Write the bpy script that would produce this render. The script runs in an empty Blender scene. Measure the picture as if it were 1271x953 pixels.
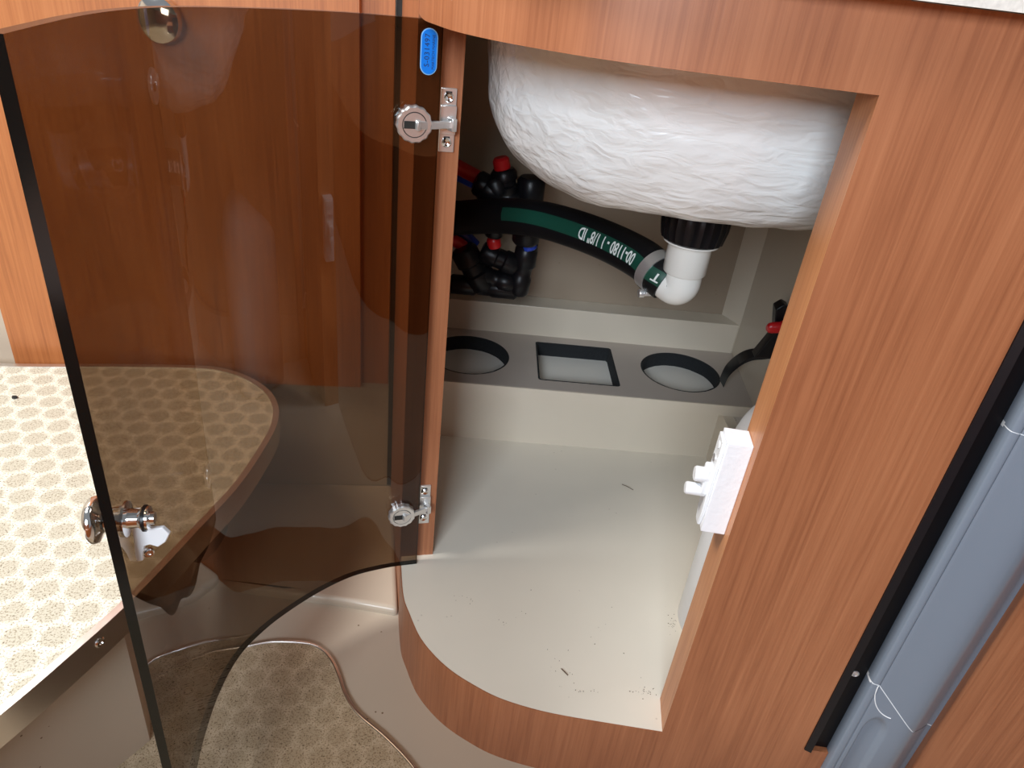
import bpy, bmesh, math, random
from mathutils import Vector, Matrix
from mathutils.geometry import tessellate_polygon
random.seed(7)
C = bpy.context.scene.collection
SC = bpy.context.scene

# ------------------------------------------------------------------ camera
CAMZ = 0.4801
AX = Vector((0.9946, 0.0863, 0.0572)); AY = Vector((-0.0053, -0.5087, 0.8609)); AZ = Vector((0.1034, -0.8566, -0.5055))
F_PX, CX, CY = 895.3, 635.5, 476.5
right = Vector((AX[0], AY[0], AZ[0])); down = Vector((AX[1], AY[1], AZ[1])); fwd = Vector((AX[2], AY[2], AZ[2]))
fwd.normalize(); right = (right - fwd*right.dot(fwd)).normalized(); up = right.cross(fwd).normalized()
cd = bpy.data.cameras.new('camera'); cam = bpy.data.objects.new('camera', cd); C.objects.link(cam)
cam.matrix_world = Matrix((( right.x, up.x, -fwd.x, 0), (right.y, up.y, -fwd.y, 0), (right.z, up.z, -fwd.z, CAMZ), (0, 0, 0, 1)))
cd.sensor_width = 36; cd.lens = F_PX/1271*36; cd.clip_start = 0.01; cd.clip_end = 50
SC.camera = cam

# ------------------------------------------------------------------ light
SC.view_settings.view_transform = 'Standard'; SC.view_settings.look = 'None'
SC.view_settings.gamma = 1; SC.view_settings.use_curve_mapping = False
SC.view_settings.exposure = 0.14
w = bpy.data.worlds.new('world'); SC.world = w; w.use_nodes = True
bg = w.node_tree.nodes['Background']; bg.inputs['Color'].default_value = (0.92, 0.95, 1.0, 1); bg.inputs['Strength'].default_value = 0.22
def area(name, loc, target, size, power, col, sy=None):
    l = bpy.data.lights.new(name, 'AREA'); l.energy = power; l.color = col; l.size = size
    if sy: l.shape = 'RECTANGLE'; l.size_y = sy
    o = bpy.data.objects.new(name, l); C.objects.link(o); o.location = loc
    o.rotation_euler = (Vector(target) - Vector(loc)).to_track_quat('-Z', 'Y').to_euler()
    return o
area('hatch_daylight', (-0.92, 0.16, 1.52), (-0.25, 0.42, 0.1), 0.45, 23, (1.0, 0.98, 0.955))
area('port_window_daylight', (-0.35, -0.98, 0.93), (0.15, 0.45, 0.27), 0.6, 21, (0.78, 0.89, 1.0), 0.45)

# ------------------------------------------------------------------ helpers
def ray(px, py):
    return right*((px-CX)) - up*((py-CY)) + fwd*F_PX
def on_y(px, py, y):
    r = ray(px, py); r = r*(y/r.y); return Vector((r.x, r.y, r.z+CAMZ))
def on_z(px, py, z):
    r = ray(px, py); r = r*((z-CAMZ)/r.z); return Vector((r.x, r.y, z))
def link(o, parent=None):
    C.objects.link(o)
    if parent: o.parent = parent
    return o
def obj(name, bm, mats, parent=None, smooth=None, kind=None):
    me = bpy.data.meshes.new(name)
    bmesh.ops.recalc_face_normals(bm, faces=bm.faces[:])
    bm.to_mesh(me); bm.free()
    if not isinstance(mats, (list, tuple)): mats = [mats]
    for m in mats: me.materials.append(m)
    if smooth is not None:
        for p in me.polygons: p.use_smooth = True
        me.set_sharp_from_angle(angle=math.radians(smooth))
    o = link(bpy.data.objects.new(name, me), parent)
    if kind: o['kind'] = kind
    return o
def tag(o, label=None, cat=None, group=None, kind=None):
    if label: o['label'] = label
    if cat: o['category'] = cat
    if group: o['group'] = group
    if kind: o['kind'] = kind
    return o
def thing(name, label, cat, loc=(0, 0, 0), group=None):
    o = bpy.data.objects.new(name, None); C.objects.link(o); o.empty_display_size = 0.02
    o.location = loc
    return tag(o, label, cat, group)
ROOTLOC = {}
def rel(o):   # parts of a thing are written in world coordinates; undo the root's offset
    bpy.context.view_layer.update()
    for ch in o.children:
        ch.matrix_parent_inverse = o.matrix_world.inverted()
def prism(bm, pts, z0, z1, mi=0, bev=0):
    n = len(pts)
    lo = [bm.verts.new((p[0], p[1], z0)) for p in pts]; hi = [bm.verts.new((p[0], p[1], z1)) for p in pts]
    fs = []
    for t in tessellate_polygon([[Vector((p[0], p[1], 0)) for p in pts]]):
        fs.append(bm.faces.new([hi[i] for i in t])); fs.append(bm.faces.new([lo[i] for i in reversed(t)]))
    for i in range(n):
        j = (i+1) % n; fs.append(bm.faces.new((lo[i], lo[j], hi[j], hi[i])))
    for f in fs: f.material_index = mi
    return fs
def obox(bm, o, ex, ey, ez, mi=0):
    """box from corner o with edge vectors"""
    o, ex, ey, ez = Vector(o), Vector(ex), Vector(ey), Vector(ez)
    v = [bm.verts.new(o + ex*a + ey*b + ez*c) for c in (0, 1) for b in (0, 1) for a in (0, 1)]
    for q in ((0, 1, 3, 2), (4, 6, 7, 5), (0, 4, 5, 1), (2, 3, 7, 6), (0, 2, 6, 4), (1, 5, 7, 3)):
        bm.faces.new([v[i] for i in q]).material_index = mi
def cbox(bm, c, ax, ay, az, sx, sy, sz, mi=0):
    c, ax, ay, az = Vector(c), Vector(ax).normalized(), Vector(ay).normalized(), Vector(az).normalized()
    obox(bm, c - ax*sx/2 - ay*sy/2 - az*sz/2, ax*sx, ay*sy, az*sz, mi)
def frame(axis):
    a = Vector(axis).normalized(); t = Vector((0, 0, 1)) if abs(a.z) < .9 else Vector((1, 0, 0))
    x = t.cross(a).normalized(); return x, a.cross(x), a
def lathe(bm, base, axis, prof, seg=32, mi=0, close=True):
    """prof: list of (r, h) along axis"""
    base = Vector(base); x, y, a = frame(axis); rings = []
    for r, h in prof:
        if r < 1e-6: rings.append([bm.verts.new(base + a*h)])
        else: rings.append([bm.verts.new(base + a*h + (x*math.cos(t)+y*math.sin(t))*r) for t in [2*math.pi*k/seg for k in range(seg)]])
    for A, B in zip(rings, rings[1:]):
        for k in range(seg):
            l = (k+1) % seg
            if len(A) == 1 and len(B) == 1: continue
            if len(A) == 1: f = bm.faces.new((A[0], B[l], B[k]))
            elif len(B) == 1: f = bm.faces.new((A[k], A[l], B[0]))
            else: f = bm.faces.new((A[k], A[l], B[l], B[k]))
            f.material_index = mi
    if close:
        if len(rings[0]) > 1: bm.faces.new(list(reversed(rings[0]))).material_index = mi
        if len(rings[-1]) > 1: bm.faces.new(rings[-1]).material_index = mi
def catmull(P, n=8, closed=False):
    P = [Vector(p) for p in P]; out = []; N = len(P)
    rng = range(N) if closed else range(N-1)
    for i in rng:
        if closed: a, b, c, d = P[i-1], P[i], P[(i+1) % N], P[(i+2) % N]
        else: a, b, c, d = P[max(i-1, 0)], P[i], P[i+1], P[min(i+2, N-1)]
        for k in range(n):
            t = k/n
            out.append(0.5*((2*b) + (c-a)*t + (2*a-5*b+4*c-d)*t*t + (3*b-a-3*c+d)*t**3))
    if not closed: out.append(P[-1])
    return out
def tube(bm, pts, rad, seg=20, mi=0, cap=True):
    pts = [Vector(p) for p in pts]; rings = []; prev = None
    for i, p in enumerate(pts):
        d = (pts[min(i+1, len(pts)-1)] - pts[max(i-1, 0)]).normalized()
        if prev is None: x, y, _ = frame(d)
        else: x = (prev - d*prev.dot(d)).normalized(); y = d.cross(x)
        prev = x; r = rad[i] if isinstance(rad, (list, tuple)) else rad
        rings.append([bm.verts.new(p + (x*math.cos(t)+y*math.sin(t))*r) for t in [2*math.pi*k/seg for k in range(seg)]])
    for A, B in zip(rings, rings[1:]):
        for k in range(seg):
            l = (k+1) % seg; bm.faces.new((A[k], A[l], B[l], B[k])).material_index = mi
    if cap: bm.faces.new(list(reversed(rings[0]))); bm.faces.new(rings[-1])
def offset(P, d, closed=False):
    """offset 2D polyline to the left of its direction by d"""
    out = []; N = len(P)
    for i in range(N):
        a = P[(i-1) % N] if (closed or i > 0) else P[i]; b = P[(i+1) % N] if (closed or i < N-1) else P[i]
        t = Vector((b[0]-a[0], b[1]-a[1])); t.normalize()
        out.append(Vector((P[i][0]-t.y*d, P[i][1]+t.x*d)))
    return out
def ribbon(bm, P, d0, d1, z0, z1, mi=0, closed=False):
    A = offset(P, d0, closed); B = offset(P, d1, closed); N = len(P)
    V = [[bm.verts.new((q[i][0], q[i][1], z)) for q, z in ((A, z0), (B, z0), (B, z1), (A, z1))] for i in range(N)]
    for i in range(N if closed else N-1):
        a, b = V[i], V[(i+1) % N]
        for k in range(4):
            l = (k+1) % 4; bm.faces.new((a[k], b[k], b[l], a[l])).material_index = mi
    if not closed:
        bm.faces.new(list(reversed(V[0]))).material_index = mi; bm.faces.new(V[-1]).material_index = mi
def bevel(o, wd, seg=2, ang=35):
    m = o.modifiers.new('bevel', 'BEVEL'); m.width = wd; m.segments = seg; m.limit_method = 'ANGLE'; m.angle_limit = math.radians(ang)
    m.harden_normals = False
    for p in o.data.polygons: p.use_smooth = True
    o.data.set_sharp_from_angle(angle=math.radians(50))
    return o
def holed(name, outer, holes, z0, z1, mat, parent=None):
    cu = bpy.data.curves.new(name, 'CURVE'); cu.dimensions = '2D'; cu.fill_mode = 'BOTH'; cu.extrude = (z1-z0)/2
    for P in [outer]+holes:
        s = cu.splines.new('POLY'); s.points.add(len(P)-1); s.use_cyclic_u = True
        for i, p in enumerate(P): s.points[i].co = (p[0], p[1], 0, 1)
    o = bpy.data.objects.new('t', cu); C.objects.link(o); bpy.context.view_layer.update()
    me = bpy.data.meshes.new_from_object(o.evaluated_get(bpy.context.evaluated_depsgraph_get()))
    bpy.data.objects.remove(o)
    for v in me.vertices: v.co.z += (z0+z1)/2
    me.materials.clear(); me.materials.append(mat)
    me.name = name
    return link(bpy.data.objects.new(name, me), parent)
def textmesh(body, size, extrude=0.00005, bold=False, spacing=1.0):
    cu = bpy.data.curves.new('t', 'FONT'); cu.body = body; cu.size = size; cu.extrude = extrude
    cu.align_x = 'CENTER'; cu.align_y = 'CENTER'; cu.space_character = spacing; cu.resolution_u = 3
    if bold: cu.offset = size*0.02
    o = bpy.data.objects.new('t', cu); C.objects.link(o); bpy.context.view_layer.update()
    me = bpy.data.meshes.new_from_object(o.evaluated_get(bpy.context.evaluated_depsgraph_get()))
    bpy.data.objects.remove(o); me.materials.clear(); return me

# ------------------------------------------------------------------ materials
def new(name):
    m = bpy.data.materials.new(name); m.use_nodes = True; nt = m.node_tree
    return m, nt, nt.nodes['Principled BSDF']
def N(nt, t, **k):
    n = nt.nodes.new(t)
    for a, b in k.items():
        if a == 'inp':
            for i, v in b.items(): n.inputs[i].default_value = v
        else: setattr(n, a, b)
    return n
def L(nt, a, b): nt.links.new(a, b)
def ramp(nt, stops):
    r = nt.nodes.new('ShaderNodeValToRGB'); e = r.color_ramp.elements
    while len(e) > len(stops): e.remove(e[-1])
    while len(e) < len(stops): e.new(0.5)
    for i, (p, c) in enumerate(stops): e[i].position = p; e[i].color = (*c, 1)
    return r
def plain(name, col, rough=0.5, metal=0.0, coat=0.0, noise=0.0, nscale=60, bump=0.0, bscale=300, spec=0.5):
    m, nt, b = new(name)
    b.inputs['Base Color'].default_value = (*col, 1); b.inputs['Roughness'].default_value = rough
    b.inputs['Metallic'].default_value = metal; b.inputs['Coat Weight'].default_value = coat; b.inputs['Specular IOR Level'].default_value = spec
    tc = N(nt, 'ShaderNodeTexCoord')
    if noise:
        n = N(nt, 'ShaderNodeTexNoise', inp={'Scale': nscale, 'Detail': 4}); L(nt, tc.outputs['Object'], n.inputs['Vector'])
        r = ramp(nt, [(0.3, tuple(c*(1-noise) for c in col)), (0.7, tuple(min(1, c*(1+noise)) for c in col))])
        L(nt, n.outputs['Fac'], r.inputs['Fac']); L(nt, r.outputs['Color'], b.inputs['Base Color'])
    if bump:
        n = N(nt, 'ShaderNodeTexNoise', inp={'Scale': bscale, 'Detail': 3}); L(nt, tc.outputs['Object'], n.inputs['Vector'])
        bp = N(nt, 'ShaderNodeBump', inp={'Strength': bump, 'Distance': 0.001}); L(nt, n.outputs['Fac'], bp.inputs['Height']); L(nt, bp.outputs['Normal'], b.inputs['Normal'])
    return m
def wood(name, dark, mid, light, shift=0.0, rough=0.42):
    """cherry laminate, grain running up the board (z)"""
    m, nt, b = new(name); tc = N(nt, 'ShaderNodeTexCoord')
    mp = N(nt, 'ShaderNodeMapping'); mp.inputs['Location'].default_value = (shift, shift*.7, shift*.3); mp.inputs['Scale'].default_value = (1, 1, 0.022)
    L(nt, tc.outputs['Object'], mp.inputs['Vector'])
    fine = N(nt, 'ShaderNodeTexNoise', inp={'Scale': 420, 'Detail': 6, 'Roughness': 0.65, 'Distortion': 0.15}); L(nt, mp.outputs['Vector'], fine.inputs['Vector'])
    mp2 = N(nt, 'ShaderNodeMapping'); mp2.inputs['Location'].default_value = (shift+3, 1, shift); mp2.inputs['Scale'].default_value = (1, 1, 0.13)
    L(nt, tc.outputs['Object'], mp2.inputs['Vector'])
    big = N(nt, 'ShaderNodeTexNoise', inp={'Scale': 17, 'Detail': 2, 'Roughness': 0.5, 'Distortion': 0.9}); L(nt, mp2.outputs['Vector'], big.inputs['Vector'])
    mul = N(nt, 'ShaderNodeMath', operation='MULTIPLY'); mul.inputs[1].default_value = 7; L(nt, big.outputs['Fac'], mul.inputs[0])
    fr = N(nt, 'ShaderNodeMath', operation='PINGPONG'); fr.inputs[1].default_value = 1; L(nt, mul.outputs[0], fr.inputs[0])
    mix = N(nt, 'ShaderNodeMix', data_type='FLOAT'); mix.inputs[0].default_value = 0.16
    L(nt, fine.outputs['Fac'], mix.inputs[2]); L(nt, fr.outputs[0], mix.inputs[3])
    r = ramp(nt, [(0.28, dark), (0.5, mid), (0.72, light)]); L(nt, mix.outputs[0], r.inputs['Fac'])
    L(nt, r.outputs['Color'], b.inputs['Base Color'])
    b.inputs['Roughness'].default_value = rough; b.inputs['Specular IOR Level'].default_value = 0.6
    bp = N(nt, 'ShaderNodeBump', inp={'Strength': 0.12, 'Distance': 0.0006}); L(nt, fine.outputs['Fac'], bp.inputs['Height']); L(nt, bp.outputs['Normal'], b.inputs['Normal'])
    return m
def gelcoat(name, col, dirt=0.5):
    m, nt, b = new(name); tc = N(nt, 'ShaderNodeTexCoord')
    n1 = N(nt, 'ShaderNodeTexNoise', inp={'Scale': 9, 'Detail': 3}); L(nt, tc.outputs['Object'], n1.inputs['Vector'])
    r = ramp(nt, [(0.3, tuple(c*0.95 for c in col)), (0.7, col)]); L(nt, n1.outputs['Fac'], r.inputs['Fac'])
    v = N(nt, 'ShaderNodeTexVoronoi', inp={'Scale': 130}); L(nt, tc.outputs['Object'], v.inputs['Vector'])
    lt = N(nt, 'ShaderNodeMath', operation='LESS_THAN'); lt.inputs[1].default_value = 0.11; L(nt, v.outputs['Distance'], lt.inputs[0])
    n2 = N(nt, 'ShaderNodeTexNoise', inp={'Scale': 22, 'Detail': 2}); L(nt, tc.outputs['Object'], n2.inputs['Vector'])
    gt = N(nt, 'ShaderNodeMath', operation='GREATER_THAN'); gt.inputs[1].default_value = 0.62; L(nt, n2.outputs['Fac'], gt.inputs[0])
    mu = N(nt, 'ShaderNodeMath', operation='MULTIPLY'); L(nt, lt.outputs[0], mu.inputs[0]); L(nt, gt.outputs[0], mu.inputs[1])
    mu2 = N(nt, 'ShaderNodeMath', operation='MULTIPLY'); mu2.inputs[1].default_value = dirt; L(nt, mu.outputs[0], mu2.inputs[0])
    mx = N(nt, 'ShaderNodeMix', data_type='RGBA'); mx.inputs[7].default_value = (0.13, 0.07, 0.03, 1)
    L(nt, mu2.outputs[0], mx.inputs[0]); L(nt, r.outputs['Color'], mx.inputs[6]); L(nt, mx.outputs[2], b.inputs['Base Color'])
    b.inputs['Roughness'].default_value = 0.32; b.inputs['Coat Weight'].default_value = 0.15; b.inputs['Coat Roughness'].default_value = 0.15
    return m
def patterned(name, rot=0.104, org=(0, 0), cream=(0.86, 0.83, 0.72), spot=(0.60, 0.57, 0.47), contrast=1.0):
    """laminate with a honeycomb of speckled oval spots between pale webs"""
    a = 0.0213
    m, nt, b = new(name); tc = N(nt, 'ShaderNodeTexCoord')
    nz = N(nt, 'ShaderNodeTexNoise', inp={'Scale': 160, 'Detail': 3}); L(nt, tc.outputs['Object'], nz.inputs['Vector'])
    sb = N(nt, 'ShaderNodeVectorMath', operation='SUBTRACT'); sb.inputs[1].default_value = (.5, .5, .5); L(nt, nz.outputs['Color'], sb.inputs[0])
    sc = N(nt, 'ShaderNodeVectorMath', operation='SCALE'); sc.inputs['Scale'].default_value = 0.0050; L(nt, sb.outputs[0], sc.inputs[0])
    ad = N(nt, 'ShaderNodeVectorMath', operation='ADD'); L(nt, tc.outputs['Object'], ad.inputs[0]); L(nt, sc.outputs[0], ad.inputs[1])
    mp = N(nt, 'ShaderNodeMapping', vector_type='TEXTURE'); mp.inputs['Location'].default_value = (org[0], org[1], 0); mp.inputs['Rotation'].default_value = (0, 0, rot)
    L(nt, ad.outputs[0], mp.inputs['Vector'])
    ds = []
    for ox, oy in ((0.0, 0.0), (0.5, 0.5)):
        dv = N(nt, 'ShaderNodeVectorMath', operation='MULTIPLY'); dv.inputs[1].default_value = (1/a, 1/(a*math.sqrt(3)), 0); L(nt, mp.outputs[0], dv.inputs[0])
        of = N(nt, 'ShaderNodeVectorMath', operation='ADD'); of.inputs[1].default_value = (ox+.5, oy+.5, 0); L(nt, dv.outputs[0], of.inputs[0])
        fr = N(nt, 'ShaderNodeVectorMath', operation='FRACTION'); L(nt, of.outputs[0], fr.inputs[0])
        s2 = N(nt, 'ShaderNodeVectorMath', operation='SUBTRACT'); s2.inputs[1].default_value = (.5, .5, 0); L(nt, fr.outputs[0], s2.inputs[0])
        s3 = N(nt, 'ShaderNodeVectorMath', operation='MULTIPLY'); s3.inputs[1].default_value = (1, math.sqrt(3), 0); L(nt, s2.outputs[0], s3.inputs[0])
        ln = N(nt, 'ShaderNodeVectorMath', operation='LENGTH'); L(nt, s3.outputs[0], ln.inputs[0]); ds.append(ln)
    mn = N(nt, 'ShaderNodeMath', operation='MINIMUM'); L(nt, ds[0].outputs['Value'], mn.inputs[0]); L(nt, ds[1].outputs['Value'], mn.inputs[1])
    mid = tuple(c*(1-.25*contrast)+s*.25*contrast for c, s in zip(cream, spot))
    r = ramp(nt, [(0.0, spot), (0.34, tuple(s*.98 for s in spot)), (0.44, mid), (0.52, cream)]); L(nt, mn.outputs[0], r.inputs['Fac'])
    sp = N(nt, 'ShaderNodeTexNoise', inp={'Scale': 750, 'Detail': 2, 'Roughness': 0.8}); L(nt, tc.outputs['Object'], sp.inputs['Vector'])
    r2 = ramp(nt, [(0.32, (0.07, 0.05, 0.035)), (0.41, (0.66, 0.58, 0.46)), (0.50, (1, 1, 1)), (0.8, (1.0, 0.98, 0.9))]); L(nt, sp.outputs['Fac'], r2.inputs['Fac'])
    ml = N(nt, 'ShaderNodeMix', data_type='RGBA', blend_type='MULTIPLY'); ml.inputs[0].default_value = 0.9
    L(nt, r.outputs['Color'], ml.inputs[6]); L(nt, r2.outputs['Color'], ml.inputs[7]); L(nt, ml.outputs[2], b.inputs['Base Color'])
    b.inputs['Roughness'].default_value = 0.45
    return m

M = {}
M['wood'] = wood('cherry_laminate', (0.265, 0.087, 0.034), (0.36, 0.130, 0.054), (0.43, 0.167, 0.073))
M['wood_edge'] = wood('cherry_edging', (0.42, 0.15, 0.05), (0.52, 0.21, 0.08), (0.60, 0.27, 0.11), 2.0)
M['wood_wall'] = wood('cherry_wall', (0.34, 0.105, 0.030), (0.46, 0.155, 0.045), (0.54, 0.20, 0.065), 5.0)
M['cream'] = gelcoat('cream_laminate', (0.70, 0.62, 0.50), 0.0)
M['cream_back_shaded'] = gelcoat('shaded_beige_back_board', (0.34, 0.27, 0.20), 0.3)  # beige board, darkened in colour for the shade under the sink
M['cream_floor'] = gelcoat('cream_floor_laminate', (0.83, 0.765, 0.65), 0.2)
M['shelf_top'] = plain('shelf_grey_beige', (0.52, 0.45, 0.39), 0.45, noise=0.04, nscale=12)
M['gel'] = gelcoat('beige_gelcoat', (0.54, 0.455, 0.355), 0.9)
M['base'] = plain('pale_shelf_base', (0.86, 0.82, 0.74), 0.5)
M['pattern'] = patterned('honeycomb_laminate', org=on_z(42.8, 681.5, 0.1)[:2])
M['pattern2'] = patterned('honeycomb_laminate_shaded', org=(-.0941, .3717), cream=(0.57, 0.46, 0.32), spot=(0.475, 0.375, 0.25), contrast=1.6)  # browner copy of the bench laminate, low-floor shade put into its colours
M['alu'] = plain('satin_aluminium', (0.74, 0.72, 0.71), 0.28, 1.0, bump=0.05)
M['chrome'] = plain('chrome', (0.86, 0.86, 0.86), 0.10, 1.0)
M['zinc'] = plain('zinc_plated_steel', (0.80, 0.80, 0.79), 0.30, 0.8, bump=0.1, bscale=700)
M['black'] = plain('black_plastic', (0.006, 0.006, 0.008), 0.35, spec=0.35)
M['blackmatt'] = plain('black_rubber', (0.005, 0.005, 0.006), 0.5, bump=0.1, spec=0.25)
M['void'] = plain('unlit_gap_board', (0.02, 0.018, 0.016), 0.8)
M['blackdeep'] = plain('black_channel', (0.003, 0.003, 0.004), 0.4, spec=0.2)
M['red'] = plain('red_plastic', (0.62, 0.012, 0.016), 0.32)
M['blue'] = plain('blue_plastic', (0.02, 0.06, 0.45), 0.35)
M['white'] = plain('white_plastic', (0.86, 0.87, 0.88), 0.35, noise=0.02)
M['whitepvc'] = plain('white_pvc', (0.82, 0.81, 0.76), 0.22, coat=0.2)
M['rawnylon'] = plain('white_nylon_block', (0.88, 0.88, 0.90), 0.5, bump=0.3, bscale=260)
M['green'] = plain('green_hose_stripe', (0.006, 0.060, 0.038), 0.4)
M['ink'] = plain('white_ink', (0.75, 0.78, 0.75), 0.5)
M['darkink'] = plain('navy_ink', (0.01, 0.03, 0.12), 0.5)
M['sticker'] = plain('blue_sticker', (0.0, 0.22, 0.85), 0.35)
M['stickerrim'] = plain('pale_blue_rim', (0.25, 0.55, 0.85), 0.35)
M['felt'] = plain('black_felt', (0.014, 0.016, 0.018), 0.95, noise=0.7, nscale=1400, bump=1.0, bscale=1500)
M['grey'] = plain('grey_appliance_plastic', (0.185, 0.218, 0.265), 0.32)
M['greydark'] = plain('grey_seam', (0.06, 0.065, 0.07), 0.5)
M['counter'] = plain('cream_worktop', (0.74, 0.71, 0.65), 0.4, noise=0.12, nscale=400)
M['dirt'] = plain('brown_crumb', (0.09, 0.045, 0.02), 0.9)
M['fleck'] = plain('dark_crumb', (0.012, 0.012, 0.012), 0.8)
def fibreglass():
    m, nt, b = new('painted_fibreglass'); tc = N(nt, 'ShaderNodeTexCoord')
    b.inputs['Base Color'].default_value = (0.86, 0.875, 0.86, 1); b.inputs['Roughness'].default_value = 0.24
    b.inputs['Coat Weight'].default_value = 0.35; b.inputs['Coat Roughness'].default_value = 0.12
    mp = N(nt, 'ShaderNodeMapping'); mp.inputs['Rotation'].default_value = (0, math.radians(-28), 0); mp.inputs['Scale'].default_value = (0.45, 1, 1.3)
    L(nt, tc.outputs['Object'], mp.inputs['Vector'])
    n1 = N(nt, 'ShaderNodeTexNoise', inp={'Scale': 95, 'Detail': 3, 'Roughness': 0.45, 'Distortion': 0.9}); L(nt, mp.outputs['Vector'], n1.inputs['Vector'])
    n2 = N(nt, 'ShaderNodeTexNoise', inp={'Scale': 30, 'Detail': 2, 'Distortion': 0.6}); L(nt, mp.outputs['Vector'], n2.inputs['Vector'])
    a = N(nt, 'ShaderNodeMath', operation='MULTIPLY_ADD'); a.inputs[1].default_value = 1.6; L(nt, n2.outputs['Fac'], a.inputs[0]); L(nt, n1.outputs['Fac'], a.inputs[2])
    bp = N(nt, 'ShaderNodeBump', inp={'Strength': 0.40, 'Distance': 0.0055}); L(nt, a.outputs[0], bp.inputs['Height'])
    L(nt, bp.outputs['Normal'], b.inputs['Normal'])
    return m
M['fibre'] = fibreglass()
def smoked():
    m, nt, b = new('smoked_glass'); nt.nodes.remove(b); out = nt.nodes['Material Output']
    tr = N(nt, 'ShaderNodeBsdfTransparent'); tr.inputs['Color'].default_value = (0.465, 0.39, 0.31, 1)
    gl = N(nt, 'ShaderNodeBsdfGlossy', inp={'Roughness': 0.0}); gl.inputs['Color'].default_value = (1, 1, 1, 1)
    # Schlick reflectance, the same from both sides of each face
    ge = N(nt, 'ShaderNodeNewGeometry'); dt = N(nt, 'ShaderNodeVectorMath', operation='DOT_PRODUCT'); L(nt, ge.outputs['Incoming'], dt.inputs[0]); L(nt, ge.outputs['Normal'], dt.inputs[1])
    ab = N(nt, 'ShaderNodeMath', operation='ABSOLUTE'); L(nt, dt.outputs['Value'], ab.inputs[0])
    om = N(nt, 'ShaderNodeMath', operation='SUBTRACT'); om.inputs[0].default_value = 1; L(nt, ab.outputs[0], om.inputs[1])
    pw = N(nt, 'ShaderNodeMath', operation='POWER'); pw.inputs[1].default_value = 5; L(nt, om.outputs[0], pw.inputs[0])
    fr = N(nt, 'ShaderNodeMath', operation='MULTIPLY_ADD'); fr.inputs[1].default_value = 0.955; fr.inputs[2].default_value = 0.045; L(nt, pw.outputs[0], fr.inputs[0])
    mx = N(nt, 'ShaderNodeMixShader'); L(nt, fr.outputs[0], mx.inputs[0]); L(nt, tr.outputs[0], mx.inputs[1]); L(nt, gl.outputs[0], mx.inputs[2])
    L(nt, mx.outputs[0], out.inputs['Surface']); return m
M['glass'] = smoked()
M['glassedge'] = plain('polished_dark_glass_edge', (0.002, 0.004, 0.004), 0.15, spec=0.35)

# ------------------------------------------------------------------ main plan curves
Z_TOP, Z_EYE = 0.446, 0.4820
CON = [(-.0500, .4890), (-.0487, .4768), (-.0422, .4421), (-.0344, .4224), (-.0240, .4008), (-.0114, .3844), (.0043, .3698), (.0236, .3575),
       (.0423, .3483), (.0666, .3412), (.0907, .3368), (.1267, .3325), (.1637, .3284)]
CURVE = [Vector((p.x, p.y)) for p in catmull([(x, y, 0) for x, y in CON], 6)]
c0 = Vector((.1637, .3284)); U = Vector((.9922, -.1245)); V = Vector((.1245, .9922))   # along / into the front panel
U3 = Vector((U.x, U.y, 0)); V3 = Vector((V.x, V.y, 0)); ZZ = Vector((0, 0, 1))
def fp(s, d=0.0): return c0 + U*s + V*d
BACKY = 0.836
S0, S1 = Vector((-.0505, .4890)), Vector((-.0213, .4950))      # hinge stile: outer / inner corner
SD = Vector((-.177, .984))                                     # run of the side panel
def wall_y(x): return .652 + .09*(x+.24)

# ------------------------------------------------------------------ setting
bm = bmesh.new(); prism(bm, [(-1.6, -1.6), (1.6, -1.6), (1.6, 1.0), (-1.6, 1.0)], -.12, -.07)
tag(obj('floor', bm, M['gel']), kind='structure')
# raised ledge of the floor moulding behind, along the wall
bm = bmesh.new()
prism(bm, [(-.60, .52), (-.24, .50), (-.105, .4885), (-.0500, .4812), (-.0520, .4950), (-.0795, wall_y(-.08)-.001), (-.60, wall_y(-.6)-.001)], -.075, -.061)
o = tag(obj('floor.001', bm, M['gel']), kind='structure'); bevel(o, .005, 4)
# beige liner wall
bm = bmesh.new(); prism(bm, [(-1.6, wall_y(-1.6)), (-.0800, wall_y(-.08)), (-.0800, wall_y(-.08)+.03), (-1.6, wall_y(-1.6)+.03)], -.08, 1.3)
tag(obj('wall_back', bm, M['gel']), kind='structure')
# recessed dark wood strip between locker door and cabinet
def wallslab(bm, x0, x1, d, z0, z1, d1=0.0):
    prism(bm, [(x0, wall_y(x0)-d), (x1, wall_y(x1)-d), (x1, wall_y(x1)-d1), (x0, wall_y(x0)-d1)], z0, z1)
bm = bmesh.new(); wallslab(bm, -.4490, -.0875, .003, .078, 1.3, .0002)
tag(obj('trim_1', bm, M['wood_wall']), kind='structure')
bm = bmesh.new(); wallslab(bm, -.0868, -.0800, .0015, -.06, 1.3, .0002)  # near-black board standing in for the shade in the gap
tag(obj('gap_shade_strip', bm, M['void']), kind='structure')
# rest of the small compartment (out of the frame): far side walls, plus a low light blocker
bm = bmesh.new(); obox(bm, (-1.6, -1.62, -.07), (3.2, 0, 0), (0, .02, 0), (0, 0, 1.1))
obox(bm, (-.30, -1.59, -.069), (1.88, 0, 0), (0, 1.53, 0), (0, 0, .290))  # unseen block added to keep window light off the low floor and plinth
tag(obj('wall_front_and_blocker', bm, M['wood_wall']), kind='structure')
bm = bmesh.new(); obox(bm, (-1.62, -1.6, -.07), (.02, 0, 0), (0, 2.05, 0), (0, 0, 1.1))
tag(obj('wall_left', bm, M['gel']), kind='structure')

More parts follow.
